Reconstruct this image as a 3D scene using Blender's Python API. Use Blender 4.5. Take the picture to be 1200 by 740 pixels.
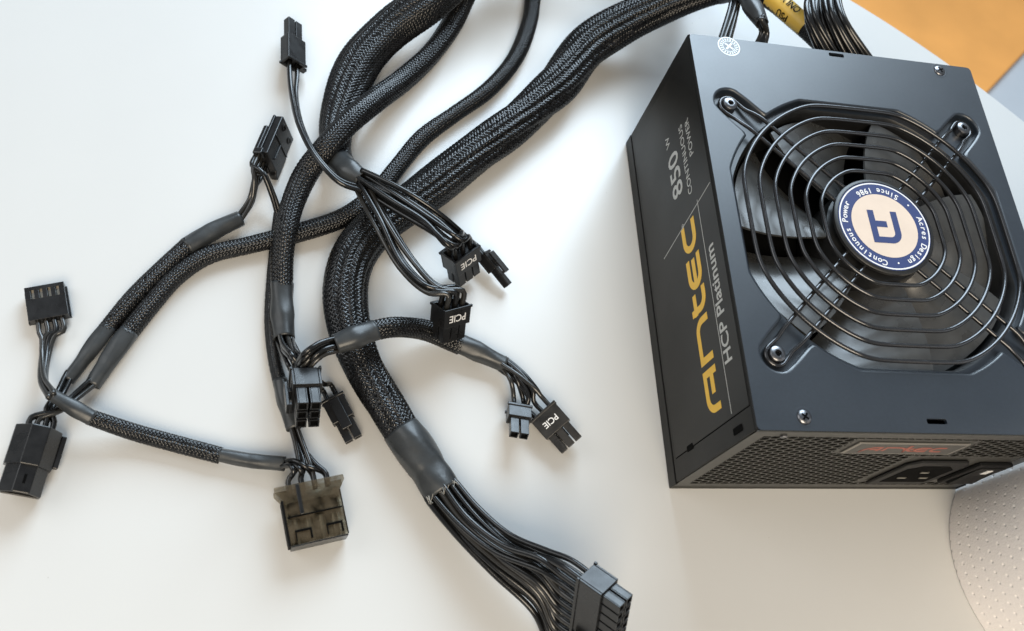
import bpy, bmesh, math, random
import numpy as np
from mathutils import Matrix, Vector

# ------------------------------------------------------------------ scene, camera, light
for o in list(bpy.data.objects): bpy.data.objects.remove(o)
sc = bpy.context.scene
col = sc.collection
S = 0.001                                   # everything below is written in millimetres
PI = math.pi

CAM = np.array([-161.65, -92.78, 373.99])
ROT = np.array([[0.97475206, -0.04495854, -0.21871704],
                [-0.05140769, 0.9080218, -0.41575673],
                [0.21729165, 0.41650346, 0.88278491]])
FPX = 1042.785
cam_d = bpy.data.cameras.new('camera')
cam = bpy.data.objects.new('camera', cam_d); col.objects.link(cam)
cam.matrix_world = Matrix(np.vstack([np.hstack([ROT, (CAM*S)[:, None]]), [0, 0, 0, 1]]).tolist())
cam_d.sensor_width = 36; cam_d.sensor_fit = 'HORIZONTAL'; cam_d.lens = FPX/1200*36
cam_d.clip_start = 0.01; cam_d.clip_end = 50
cam_d.dof.use_dof = True; cam_d.dof.focus_distance = 0.40; cam_d.dof.aperture_fstop = 14
sc.camera = cam

w = bpy.data.worlds.new('World'); sc.world = w; w.use_nodes = True
w.node_tree.nodes['Background'].inputs[0].default_value = (0.86, 0.93, 1.0, 1)
w.node_tree.nodes['Background'].inputs[1].default_value = 0.30

def area(name, loc, target, sx, sy, power, colr):
    l = bpy.data.lights.new(name, 'AREA'); l.shape = 'RECTANGLE'; l.size = sx; l.size_y = sy
    l.energy = power; l.color = colr
    o = bpy.data.objects.new(name, l); col.objects.link(o)
    o.location = loc
    o.rotation_euler = (Vector(target)-Vector(loc)).to_track_quat('-Z', 'Y').to_euler()
    return o
area('window_light_left', (-1.50, 0.45, 1.30), (0.0, 0.05, 0), 1.1, 1.1, 9, (0.97, 0.99, 1.0))
area('window_light_back', (0.42, 1.65, 1.06), (0.02, 0.12, 0.05), 1.25, 1.35, 62, (0.70, 0.86, 1.0))
area('warm_fill_light', (-0.15, -1.00, 1.25), (0.05, 0.0, 0), 0.9, 0.9, 27, (1.0, 0.86, 0.67))  # added warm fill light, brightens the front of the scene

vs = sc.view_settings
vs.view_transform = 'Standard'; vs.look = 'None'; vs.exposure = -0.18; vs.gamma = 1.0; vs.use_curve_mapping = False

# ------------------------------------------------------------------ materials
def mat(name, c, rough=0.5, metal=0.0, spec=0.5, noise=0.0, nscale=300.0, bump=0.0, bscale=800.0, coat=0.0,
        rvar=0.0, rscale=60.0):
    m = bpy.data.materials.new(name); m.use_nodes = True
    nt = m.node_tree; b = nt.nodes['Principled BSDF']
    b.inputs['Base Color'].default_value = (*c, 1); b.inputs['Roughness'].default_value = rough
    b.inputs['Metallic'].default_value = metal; b.inputs['Specular IOR Level'].default_value = spec
    b.inputs['Coat Weight'].default_value = coat; b.inputs['Coat Roughness'].default_value = 0.30
    tc = nt.nodes.new('ShaderNodeTexCoord')
    def nz(scale, detail=4):
        n = nt.nodes.new('ShaderNodeTexNoise'); n.inputs['Scale'].default_value = scale
        n.inputs['Detail'].default_value = detail
        nt.links.new(tc.outputs['Object'], n.inputs['Vector']); return n
    if noise:
        n = nz(nscale); r = nt.nodes.new('ShaderNodeMapRange')
        r.inputs[1].default_value = 0.22; r.inputs[2].default_value = 0.78; r.interpolation_type = 'SMOOTHSTEP'
        r.inputs[3].default_value = 1-noise; r.inputs[4].default_value = 1+noise
        nt.links.new(n.outputs[0], r.inputs[0])
        mx = nt.nodes.new('ShaderNodeVectorMath'); mx.operation = 'SCALE'
        mx.inputs[0].default_value = c; nt.links.new(r.outputs[0], mx.inputs['Scale'])
        nt.links.new(mx.outputs[0], b.inputs['Base Color'])
    if rvar:
        n = nz(rscale); r = nt.nodes.new('ShaderNodeMapRange')
        r.inputs[1].default_value = 0.22; r.inputs[2].default_value = 0.78; r.interpolation_type = 'SMOOTHSTEP'
        r.inputs[3].default_value = max(0.02, rough-rvar); r.inputs[4].default_value = rough+rvar
        nt.links.new(n.outputs[0], r.inputs[0]); nt.links.new(r.outputs[0], b.inputs['Roughness'])
    if bump:
        n = nz(bscale, 3); bp = nt.nodes.new('ShaderNodeBump'); bp.inputs['Strength'].default_value = bump
        bp.inputs['Distance'].default_value = 0.0003
        nt.links.new(n.outputs[0], bp.inputs['Height']); nt.links.new(bp.outputs[0], b.inputs['Normal'])
    return m

M = {
 'table': mat('white_laminate', (0.60, 0.60, 0.59), 0.30, noise=0.006, nscale=30, rvar=0.025, rscale=12, bump=0.05, bscale=700),
 'edge': mat('table_edge_band', (0.30, 0.22, 0.15), 0.5, noise=0.15, nscale=200),
 'legmetal': mat('table_leg_metal', (0.5, 0.5, 0.5), 0.35, metal=1.0),
 'floor': mat('grey_floor', (0.50, 0.53, 0.57), 0.6, noise=0.08, nscale=6),
 'rug': mat('orange_rug', (0.74, 0.33, 0.085), 0.95, noise=0.14, nscale=5, bump=0.5, bscale=300),
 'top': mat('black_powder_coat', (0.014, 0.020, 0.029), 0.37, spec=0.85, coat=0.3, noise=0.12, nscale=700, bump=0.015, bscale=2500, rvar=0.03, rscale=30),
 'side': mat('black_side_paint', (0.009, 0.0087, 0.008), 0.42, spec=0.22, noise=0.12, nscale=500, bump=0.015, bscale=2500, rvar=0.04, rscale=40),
 'label': mat('black_label_film', (0.008, 0.0077, 0.007), 0.36, spec=0.22, noise=0.10, nscale=300, bump=0.03, bscale=900, rvar=0.05, rscale=25),
 'mesh': mat('mesh_steel_paint', (0.055, 0.054, 0.049), 0.45, noise=0.15, nscale=500),
 'dark': mat('interior_shade', (0.003, 0.003, 0.003), 0.9, spec=0.1),  # near-black, puts the shade inside the case into the colour
 'seam': mat('seam_black', (0.002, 0.002, 0.002), 0.9, spec=0.08),
 'chrome': mat('black_chrome_wire', (0.075, 0.075, 0.078), 0.18, metal=0.8, spec=0.8, rvar=0.06, rscale=200),
 'screw': mat('screw_steel', (0.22, 0.22, 0.23), 0.30, metal=1.0, noise=0.2, nscale=800),
 'blackscrew': mat('black_screw', (0.03, 0.03, 0.03), 0.3, metal=0.6),
 'blade': mat('fan_blade_plastic', (0.060, 0.060, 0.058), 0.30, spec=1.0, noise=0.2, nscale=120, rvar=0.08, rscale=60),
 'fanframe': mat('fan_frame_plastic', (0.014, 0.014, 0.014), 0.40, noise=0.2, nscale=200),
 'cream': mat('badge_cream', (0.66, 0.55, 0.46), 0.30, noise=0.03, nscale=150),
 'navy': mat('badge_navy', (0.040, 0.058, 0.16), 0.30),
 'white': mat('white_print', (0.75, 0.75, 0.75), 0.5),
 'grey': mat('grey_print', (0.55, 0.55, 0.53), 0.5),
 'yellow': mat('yellow_print', (0.95, 0.56, 0.045), 0.45, noise=0.04, nscale=200),
 'red': mat('red_print', (0.34, 0.09, 0.06), 0.45),
 'plate': mat('logo_plate_metal', (0.30, 0.28, 0.25), 0.35, metal=0.7),
 'tag': mat('yellow_tag', (0.90, 0.58, 0.10), 0.4, noise=0.06, nscale=90),
 'ink': mat('black_ink', (0.008, 0.008, 0.008), 0.5, spec=0.25),
 'braid': mat('braided_filament', (0.007, 0.007, 0.0073), 0.20, spec=0.5, noise=0.8, nscale=420),
 'core': mat('sleeved_wires', (0.002, 0.002, 0.0022), 0.7, spec=0.12),
 'wire': mat('wire_insulation', (0.006, 0.006, 0.006), 0.22, spec=0.6, rvar=0.08, rscale=150, bump=0.1, bscale=900),
 'wire2': mat('wire_insulation_sheen', (0.022, 0.021, 0.019), 0.22, spec=0.7, rvar=0.08, rscale=150),  # lighter copy of the black wire, its sheen put into the colour
 'shrink': mat('heat_shrink', (0.034, 0.037, 0.039), 0.36, noise=0.25, nscale=140, bump=0.9, bscale=110, rvar=0.1, rscale=90),
 'conn': mat('connector_nylon', (0.007, 0.007, 0.0075), 0.30, spec=0.55, noise=0.2, nscale=300, bump=0.10, bscale=1500, rvar=0.07, rscale=150),
 'pin': mat('terminal_metal', (0.45, 0.42, 0.36), 0.3, metal=1.0),
 'seal': mat('seal_print', (0.75, 0.82, 0.85), 0.4),
 'dust': mat('dust', (0.40, 0.38, 0.34), 0.95),
}
# smoky translucent plastic of the four pin plug
m = bpy.data.materials.new('smoky_plastic'); m.use_nodes = True
nt = m.node_tree; b = nt.nodes['Principled BSDF']; out = nt.nodes['Material Output']
b.inputs['Base Color'].default_value = (0.085, 0.066, 0.042, 1); b.inputs['Roughness'].default_value = 0.2
tr = nt.nodes.new('ShaderNodeBsdfTransparent'); tr.inputs[0].default_value = (0.95, 0.93, 0.87, 1)
mix = nt.nodes.new('ShaderNodeMixShader')
n = nt.nodes.new('ShaderNodeTexNoise'); n.inputs['Scale'].default_value = 170; n.inputs['Detail'].default_value = 5
tcn = nt.nodes.new('ShaderNodeTexCoord'); nt.links.new(tcn.outputs['Object'], n.inputs['Vector'])
r = nt.nodes.new('ShaderNodeMapRange'); r.inputs[1].default_value = 0.35; r.inputs[2].default_value = 0.65
r.inputs[3].default_value = 0.30; r.inputs[4].default_value = 0.97
nt.links.new(n.outputs[0], r.inputs[0]); nt.links.new(r.outputs[0], mix.inputs[0])
nt.links.new(b.outputs[0], mix.inputs[1]); nt.links.new(tr.outputs[0], mix.inputs[2]); nt.links.new(mix.outputs[0], out.inputs[0])
M['smoky'] = m

# fine crumbs of dust and faint wiping smears on the table top
nt = M['table'].node_tree; b = nt.nodes['Principled BSDF']
src = b.inputs['Base Color'].links[0].from_socket
tcn = nt.nodes.new('ShaderNodeTexCoord'); vo = nt.nodes.new('ShaderNodeTexVoronoi'); vo.inputs['Scale'].default_value = 95
nt.links.new(tcn.outputs['Object'], vo.inputs['Vector'])
wn = nt.nodes.new('ShaderNodeTexWhiteNoise'); nt.links.new(vo.outputs['Position'], wn.inputs['Vector'])
rs = nt.nodes.new('ShaderNodeMapRange'); rs.inputs[1].default_value = 0.72; rs.inputs[2].default_value = 1.0; rs.inputs[3].default_value = 0.0; rs.inputs[4].default_value = 0.045
nt.links.new(wn.outputs['Value'], rs.inputs[0])
lt = nt.nodes.new('ShaderNodeMath'); lt.operation = 'LESS_THAN'; nt.links.new(vo.outputs['Distance'], lt.inputs[0]); nt.links.new(rs.outputs[0], lt.inputs[1])
ml = nt.nodes.new('ShaderNodeMath'); ml.operation = 'MULTIPLY'; ml.inputs[1].default_value = 0.35; nt.links.new(lt.outputs[0], ml.inputs[0])
mx = nt.nodes.new('ShaderNodeMix'); mx.data_type = 'RGBA'; mx.inputs['B'].default_value = (0.16, 0.14, 0.12, 1)
nt.links.new(ml.outputs[0], mx.inputs['Factor']); nt.links.new(src, mx.inputs['A']); nt.links.new(mx.outputs['Result'], b.inputs['Base Color'])

# ------------------------------------------------------------------ helpers
def at(px, py, z):
    """point of the place (mm) that the photograph shows at pixel px,py on the level z above the table"""
    d = ROT @ np.array([(px-600)/FPX, -(py-370)/FPX, -1.0])
    return CAM + (z-CAM[2])/d[2]*d
def depth(P): return -((np.asarray(P)-CAM) @ ROT)[2]
def nrm(v):
    v = np.asarray(v, float); return v/max(1e-12, np.linalg.norm(v))

class MB:
    def __init__(s): s.v = []; s.f = []; s.uv = None
    def add(s, verts, faces):
        n = len(s.v); s.v += [tuple(map(float, q)) for q in verts]; s.f += [tuple(i+n for i in q) for q in faces]; return s
    def box(s, x0, x1, y0, y1, z0, z1):
        return s.add([(x0,y0,z0),(x1,y0,z0),(x1,y1,z0),(x0,y1,z0),(x0,y0,z1),(x1,y0,z1),(x1,y1,z1),(x0,y1,z1)],
                     [(0,3,2,1),(4,5,6,7),(0,1,5,4),(1,2,6,5),(2,3,7,6),(3,0,4,7)])
    def prism(s, poly, axis, a0, a1):
        """poly of 2D points extruded along axis (0,1,2) from a0 to a1"""
        n = len(poly)
        def P(q, a):
            r = list(q); r.insert(axis, a); return r
        vv = [P(q, a0) for q in poly]+[P(q, a1) for q in poly]
        ff = [tuple(range(n))[::-1], tuple(range(n, 2*n))]+[(i, (i+1) % n, n+(i+1) % n, n+i) for i in range(n)]
        return s.add(vv, ff)
    def tube(s, path, r, n=8, caps=True, closed=False, up=None):
        P = np.asarray(path, float); k = len(P)
        if closed: T = np.roll(P, -1, 0)-np.roll(P, 1, 0)
        else: T = np.gradient(P, axis=0)
        T /= np.linalg.norm(T, axis=1)[:, None]
        u = np.array([0, 0, 1.]) if up is None else np.asarray(up, float)
        if abs(T[0] @ u) > 0.95: u = np.array([1., 0, 0])
        N = nrm(np.cross(T[0], u)); rr = np.broadcast_to(np.asarray(r, float), (k,))
        vv = []; ang = np.arange(n)*2*PI/n
        for i in range(k):
            N = nrm(N-T[i]*(N @ T[i])); B = np.cross(T[i], N)
            for a in ang: vv.append(P[i]+rr[i]*(math.cos(a)*N+math.sin(a)*B))
        ff = []
        for i in range(k if closed else k-1):
            j = (i+1) % k
            for a in range(n): ff.append((i*n+a, i*n+(a+1) % n, j*n+(a+1) % n, j*n+a))
        if caps and not closed: ff += [tuple(range(n))[::-1], tuple(range((k-1)*n, k*n))]
        return s.add(vv, ff)
    def lathe(s, prof, c=(0, 0, 0), n=40, cap0=False, cap1=False):
        vv = []; ff = []
        for r, z in prof:
            for a in range(n): vv.append((c[0]+r*math.cos(2*PI*a/n), c[1]+r*math.sin(2*PI*a/n), c[2]+z))
        for i in range(len(prof)-1):
            for a in range(n): ff.append((i*n+a, i*n+(a+1) % n, (i+1)*n+(a+1) % n, (i+1)*n+a))
        if cap0: ff.append(tuple(range(n))[::-1])
        if cap1: k = (len(prof)-1)*n; ff.append(tuple(range(k, k+n)))
        return s.add(vv, ff)
    def xf(s, mtx, loc):
        s.v = [tuple(np.asarray(loc)+np.asarray(mtx) @ np.asarray(q)) for q in s.v]; return s
    def build(s, name, material, parent=None, smooth=False, bevel=0.0, kind=None, fixn=True):
        me = bpy.data.meshes.new(name)
        me.from_pydata([(a*S, b*S, c*S) for a, b, c in s.v], [], s.f)
        if fixn:
            bm = bmesh.new(); bm.from_mesh(me); bmesh.ops.recalc_face_normals(bm, faces=bm.faces); bm.to_mesh(me); bm.free()
        return link(name, me, material, parent, smooth, bevel, kind)

def link(name, me, material, parent=None, smooth=False, bevel=0.0, kind=None):
    me.materials.append(M[material])
    o = bpy.data.objects.new(name, me); col.objects.link(o)
    if smooth:
        me.polygons.foreach_set('use_smooth', [True]*len(me.polygons))
        if smooth == 'auto': me.set_sharp_from_angle(angle=math.radians(38))
    if parent is not None:
        o.parent = parent; o.location = -world_loc(parent)
    if bevel:
        bv = o.modifiers.new('bevel', 'BEVEL'); bv.width = bevel*S; bv.segments = 2; bv.limit_method = 'ANGLE'
        bv.angle_limit = math.radians(35); bv.harden_normals = False
    if kind: o['kind'] = kind
    return o
def world_loc(o):
    v = Vector((0, 0, 0))
    while o is not None: v += o.location; o = o.parent
    return v
def thing(name, label, cat, loc, group=None):
    o = bpy.data.objects.new(name, None); col.objects.link(o); o.location = [q*S for q in loc]
    o.empty_display_size = 0.01; o['label'] = label; o['category'] = cat
    if group: o['group'] = group
    return o

def catmull(P, step):
    P = np.asarray(P, float); Q = np.vstack([2*P[0]-P[1], P, 2*P[-1]-P[-2]]); outp = []
    for i in range(1, len(Q)-2):
        p0, p1, p2, p3 = Q[i-1:i+3]
        d = [max(1e-6, np.linalg.norm((b-a)[:3]))**0.5 for a, b in ((p0, p1), (p1, p2), (p2, p3))]
        t0, t1 = 0, d[0]; t2 = t1+d[1]; t3 = t2+d[2]
        for t in np.linspace(t1, t2, 14, endpoint=False):
            a1 = (t1-t)/(t1-t0)*p0+(t-t0)/(t1-t0)*p1; a2 = (t2-t)/(t2-t1)*p1+(t-t1)/(t2-t1)*p2
            a3 = (t3-t)/(t3-t2)*p2+(t-t2)/(t3-t2)*p3
            b1 = (t2-t)/(t2-t0)*a1+(t-t0)/(t2-t0)*a2; b2 = (t3-t)/(t3-t1)*a2+(t-t1)/(t3-t1)*a3
            outp.append((t2-t)/(t2-t1)*b1+(t-t1)/(t2-t1)*b2)
    outp.append(Q[-2]); outp = np.array(outp)
    s = np.concatenate([[0], np.cumsum(np.linalg.norm(np.diff(outp[:, :3], axis=0), axis=1))])
    n = max(3, int(round(s[-1]/step))+1); ss = np.linspace(0, s[-1], n)
    return np.stack([np.interp(ss, s, outp[:, k]) for k in range(outp.shape[1])], 1), ss

def px_path(pts):
    """(px,py,z,rpx) -> world mm with radius"""
    o = []
    for q in pts:
        P = at(*q[:3]); o.append([*P, (q[3] if len(q) > 3 else 8)*depth(P)/FPX])
    return np.array(o)

def frames(P):
    T = np.gradient(P, axis=0); T /= np.linalg.norm(T, axis=1)[:, None]
    N = np.cross(T, [0, 0, 1.]); N /= np.linalg.norm(N, axis=1)[:, None]+1e-9
    return T, N, np.cross(N, T)

def grid_mesh(name, V, closed_u=True):
    """V: (k, n, 3) array in mm -> tube mesh"""
    k, n, _ = V.shape
    me = bpy.data.meshes.new(name)
    i, a = np.meshgrid(np.arange(k-1), np.arange(n if closed_u else n-1), indexing='ij'); i = i.ravel(); a = a.ravel(); b_ = (a+1) % n
    F = np.stack([i*n+a, i*n+b_, (i+1)*n+b_, (i+1)*n+a], 1)
    return V.reshape(-1, 3), F

def np_mesh(name, V, F):
    me = bpy.data.meshes.new(name)
    me.vertices.add(len(V)); me.vertices.foreach_set('co', (np.asarray(V)*S).astype(np.float32).ravel())
    nl = F.size; me.loops.add(nl); me.loops.foreach_set('vertex_index', F.astype(np.int32).ravel())
    me.polygons.add(len(F)); me.polygons.foreach_set('loop_start', np.arange(0, nl, F.shape[1], dtype=np.int32))
    me.polygons.foreach_set('loop_total', np.full(len(F), F.shape[1], np.int32))
    me.update(calc_edges=True); me.validate(); return me

def sleeve(parent, pts, lobes=5, flat=0.85, K=None, seed=0, world=False, lobe_amp=0.07, spacing=1.75):
    rng = np.random.default_rng(seed)
    C = pts if world else px_path(pts)
    P, s = catmull(C, 1.6)
    R = P[:, 3]; P = P[:, :3]; T, N, B = frames(P)
    L = s[-1]; tw = rng.uniform(600, 800)*rng.choice([-1, 1]); ph = rng.uniform(0, 6.28, 4)
    wob = 0.02*np.sin(s/17+ph[2])+0.02*np.sin(s/7.3+ph[3])
    def rad(si, th):
        """radius factor at arc length si, angle th: lobes of the wires inside"""
        return 1+lobe_amp*np.abs(np.sin(0.5*lobes*(th+0.35*np.sin(2*th+ph[3])+2*PI*si/tw+0.25*np.sin(si/33+ph[2])+ph[0])))*1.4-lobe_amp*0.7 \
                +0.04*np.sin(2*th+si/30+ph[1])
    n = 40; th = np.arange(n)*2*PI/n
    rr = rad(s[:, None], th[None, :])*(R*(1+wob))[:, None]-0.35
    V = P[:, None, :]+rr[..., None]*(np.cos(th)[None, :, None]*N[:, None, :]+flat*np.sin(th)[None, :, None]*B[:, None, :])
    v, f = grid_mesh('sleeve', V)
    core = link('sleeve', np_mesh('sleeve', v, f), 'core', parent, smooth=True)
    rm = R.mean()
    K = K or max(12, int(round(2*PI*rm*0.92/spacing)))
    pitch = 2*PI*rm*0.95; ds = pitch/(2*K)/2.0
    m = int(L/ds)+1; sb = np.linspace(0, L, m)
    I = lambda A: np.stack([np.interp(sb, s, A[:, j]) for j in range(3)], 1)
    Pb, Nb, Bb, Tb = I(P), I(N), I(B), I(T); Rb = np.interp(sb, s, R*(1+wob))
    hw = 0.27*spacing; VV = []; FF = []; base = 0
    for sg in (1, -1):
        for k in range(K):
            t0 = sg*2*PI*sb/pitch+2*PI*k/K+(rng.normal()*0.10+0.10*np.sin(sb/rng.uniform(5, 14)+rng.uniform(0, 6.28)))*spacing/rm
            und = 0.17*sg*np.cos(2*PI*K*sb/pitch)
            rows = []
            for o_, lift in ((-hw, -0.14), (0, 0.20), (hw, -0.14)):
                t = t0+o_*0.7071/np.maximum(2, Rb)*sg*-1 if False else t0+o_*0.7071/np.maximum(1.5, Rb)
                sh = -sg*o_*0.7071
                q = rad(sb, t)*Rb+0.05+und+lift
                rows.append(Pb+sh*Tb+q[:, None]*(np.cos(t)[:, None]*Nb+flat*np.sin(t)[:, None]*Bb))
            V3 = np.stack(rows, 1)
            v, f = grid_mesh('b', V3, closed_u=False)
            VV.append(v); FF.append(f+base); base += len(v)
    br = link('braid', np_mesh('braid', np.vstack(VV), np.vstack(FF)), 'braid', core, smooth=True, kind='stuff')
    return core

def shrink(parent, pts, seed=0, flat=0.9, world=False, n=28):
    rng = np.random.default_rng(seed+50); ph = rng.uniform(0, 6.28, 6)
    C = pts if world else px_path(pts)
    P, s = catmull(C, 1.2); R = P[:, 3]; P = P[:, :3]; T, N, B = frames(P)
    th = np.arange(n)*2*PI/n; L = s[-1]
    f = 1+0.035*np.sin(s/L*9+ph[0])[:, None]+0.03*np.sin(3*th[None]+s[:, None]/6+ph[1])+0.025*np.sin(5*th[None]-s[:, None]/4+ph[2])
    step = 1-0.07/(1+np.exp(-(s-L*(0.45+0.2*rng.random()))/0.6))
    f = f*step[:, None]
    def ring(i, k): return P[i]+(k*R[i]*f[i])[:, None]*(np.cos(th)[:, None]*N[i]+flat*np.sin(th)[:, None]*B[i])
    V = [ring(0, 0.80), ring(0, 0.93)]+[ring(i, 1.0) for i in range(len(P))]+[ring(len(P)-1, 0.93), ring(len(P)-1, 0.80)]
    V[0] = V[0]+1.5*T[0]; V[-1] = V[-1]-1.5*T[-1]
    v, F = grid_mesh('s', np.stack(V))
    return link('heat_shrink', np_mesh('heat_shrink', v, F), 'shrink', parent, smooth=True)

def wire_bundle(parent, center, n, r0, ends, rw=0.95, seed=0, enddir=None, mid=1.0, grey=0.25, startflat=0.85, lead=6.0, world=False, startr=None):
    """n wires from a disc of radius r0 at the first point along a centre line to the given end points (mm)"""
    rng = random.Random(seed)
    C = np.array(center, float) if world else np.array([at(*q[:3]) for q in center])
    ends = [np.asarray(e, float) for e in ends]
    Ec = np.mean(ends, axis=0)
    T0 = nrm(C[1]-C[0]); N0 = nrm(np.cross(T0, [0, 0, 1])); B0 = np.cross(N0, T0)
    # start offsets: sunflower disc, sorted so that wires do not cross too wildly
    offs = []
    for i in range(n):
        rr = r0*math.sqrt((i+0.5)/n); a = i*2.39996
        offs.append(rr*(math.cos(a)*N0+startflat*math.sin(a)*B0))
    eo = [e-Ec for e in ends]
    left = list(range(n)); order = []
    for o in offs:
        j = min(left, key=lambda k: np.linalg.norm(eo[k]*0.7-o)+rng.random()*r0*0.5); left.remove(j); order.append(j)
    res = []
    for i, o in enumerate(offs):
        e = ends[order[i]]
        pts = [C[0]-T0*3+o*0.9, C[0]+o]
        m = len(C)
        for k in range(1, m):
            t = k/(m if m > 1 else 1)
            jit = np.array([rng.uniform(-1, 1) for _ in range(3)])*r0*0.18*mid
            pts.append(C[k]+o*(1-t)*(1+0.25*mid)+eo[order[i]]*t**2.0+jit)
        if enddir is not None: pts.append(e-np.asarray(enddir)*lead)
        pts.append(e)
        if enddir is not None: pts.append(e+np.asarray(enddir)*1.5)
        P, s = catmull(np.array(pts), 1.6)
        P[:, 2] = np.maximum(P[:, 2], rw+0.05)
        mb = MB().tube(P, rw*rng.uniform(0.94, 1.06), 8)
        res.append(mb.build('wire', 'wire2' if rng.random() < grey else 'wire', parent, smooth=True, fixn=False))
    return res

_txt_n = [0]
def text_mesh(body, size, u, v, origin, align='LEFT', valign='BOTTOM', extrude=0.04, bold=0.0, xscale=1.0):
    """flat lettering: u = reading direction, v = up of the letters, origin in mm"""
    cu = bpy.data.curves.new('lettering', 'FONT'); cu.body = body; cu.size = size; cu.align_x = align; cu.align_y = valign
    cu.extrude = extrude; cu.offset = bold; cu.resolution_u = 3
    o = bpy.data.objects.new('lettering', cu); col.objects.link(o)
    bpy.context.view_layer.update()
    me = bpy.data.meshes.new_from_object(o.evaluated_get(bpy.context.evaluated_depsgraph_get()))
    bpy.data.objects.remove(o); bpy.data.curves.remove(cu)
    k = len(me.vertices); co = np.empty(k*3); me.vertices.foreach_get('co', co); co = co.reshape(-1, 3)
    u = nrm(u); v = nrm(v); nn = np.cross(u, v)
    co = np.asarray(origin)+co[:, :1]*u*xscale+co[:, 1:2]*v+co[:, 2:]*nn
    me.vertices.foreach_set('co', (co*S).ravel()); me.update(); me.materials.clear()
    return me
def lettering(parent, material, *a, **k):
    return link('lettering', text_mesh(*a, **k), material, parent)

def stroke(pts, wd, closed=False, round_n=0):
    """2D polyline -> ribbon outline quads (list of quads)"""
    P = [np.array(pts[0], float)]
    for q in pts[1:]:
        if np.linalg.norm(np.array(q, float)-P[-1]) > 1e-3: P.append(np.array(q, float))
    P = np.array(P); k = len(P)
    L = []; Rr = []
    for i in range(k):
        if i == 0: d = nrm(P[1]-P[0]); m_ = np.array([-d[1], d[0]]); sc_ = 1
        elif i == k-1: d = nrm(P[-1]-P[-2]); m_ = np.array([-d[1], d[0]]); sc_ = 1
        else:
            d1 = nrm(P[i]-P[i-1]); d2 = nrm(P[i+1]-P[i]); n1 = np.array([-d1[1], d1[0]]); n2 = np.array([-d2[1], d2[0]])
            m_ = nrm(n1+n2); sc_ = 1/max(0.4, m_ @ n1)
        L.append(P[i]+m_*wd/2*sc_); Rr.append(P[i]-m_*wd/2*sc_)
    return L, Rr
def strokes_mesh(mb, polylines, wd, u, v, origin, nrmoff=0.05):
    u = nrm(u); v = nrm(v); nn = np.cross(u, v); o = np.asarray(origin, float)
    for ip, pl in enumerate(polylines):
        L, Rr = stroke(pl, wd); k = len(L)
        for lv in (0, 1):
            pass
        vv = []
        for h in (0.0-0.01*(ip % 2), nrmoff+0.035*(ip % 2)):
            for q in L: vv.append(o+q[0]*u+q[1]*v+h*nn)
            for q in Rr: vv.append(o+q[0]*u+q[1]*v+h*nn)
        ff = []
        for i in range(k-1):
            ff.append((2*k+i, 2*k+i+1, 3*k+i+1, 3*k+i))
            ff.append((i, 2*k+i, 2*k+i+1, i+1)); ff.append((k+i, k+i+1, 3*k+i+1, 3*k+i))
        ff.append((0, k, 3*k, 2*k)); ff.append((k-1, 3*k-1, 4*k-1, 2*k-1))
        mb.add(vv, ff)
    return mb
def arcpts(cx, cy, r, a0, a1, n=7):
    return [(cx+r*math.cos(math.radians(a0+(a1-a0)*i/n)), cy+r*math.sin(math.radians(a0+(a1-a0)*i/n))) for i in range(n+1)]

def plate(name, outer, holes, z0, z1, material, parent, smooth=False, bevel=0):
    """flat plate with holes; outer and holes are 2D loops"""
    bm = bmesh.new(); loops = []
    for lp in [outer]+holes:
        vs_ = [bm.verts.new((x*S, y*S, z1*S)) for x, y in lp]
        for i in range(len(vs_)): bm.edges.new((vs_[i], vs_[(i+1) % len(vs_)]))
        loops.append(vs_)
    bmesh.ops.triangle_fill(bm, use_beauty=True, use_dissolve=False, edges=bm.edges[:])
    top = bm.faces[:]
    if abs(z1-z0) > 1e-6:
        for vs_ in loops:
            lo = [bm.verts.new((v.co.x, v.co.y, z0*S)) for v in vs_]
            for i in range(len(vs_)):
                j = (i+1) % len(vs_); bm.faces.new((vs_[i], vs_[j], lo[j], lo[i]))
    bmesh.ops.recalc_face_normals(bm, faces=bm.faces)
    bm.normal_update()
    f0 = max(top, key=lambda f: f.calc_area())
    if f0.normal.z < 0: bmesh.ops.reverse_faces(bm, faces=bm.faces[:])
    me = bpy.data.meshes.new(name); bm.to_mesh(me); bm.free()
    return link(name, me, material, parent, smooth, bevel)

# ================================================================== the setting
TC = np.array([-159.0, -184.0]); TR = 600.0
floor = MB().add([(-4000, -4000, -720), (4000, -4000, -720), (4000, 4000, -720), (-4000, 4000, -720)], [(0, 1, 2, 3)]).build('floor', 'floor')
floor['kind'] = 'structure'
# orange rug on the floor beyond the table
ra, rb = at(1200, 62, -720), at(1158, 107, -720); rd = nrm((rb-ra)[:2]); rn = np.array([-rd[1], rd[0]])
if rn @ (np.array(at(1000, 0, -720)[:2])-ra[:2]) < 0: rn = -rn
q0 = ra[:2]-rd*1300; q1 = ra[:2]+rd*700
rp = [q0, q1, q1+rn*1400, q0+rn*1400]
rug = MB().prism([tuple(q) for q in rp], 2, -719, -708).build('rug', 'rug', bevel=4)
rug['label'] = 'blurred orange rug on the grey floor beyond the table edge'; rug['category'] = 'rug'

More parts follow.
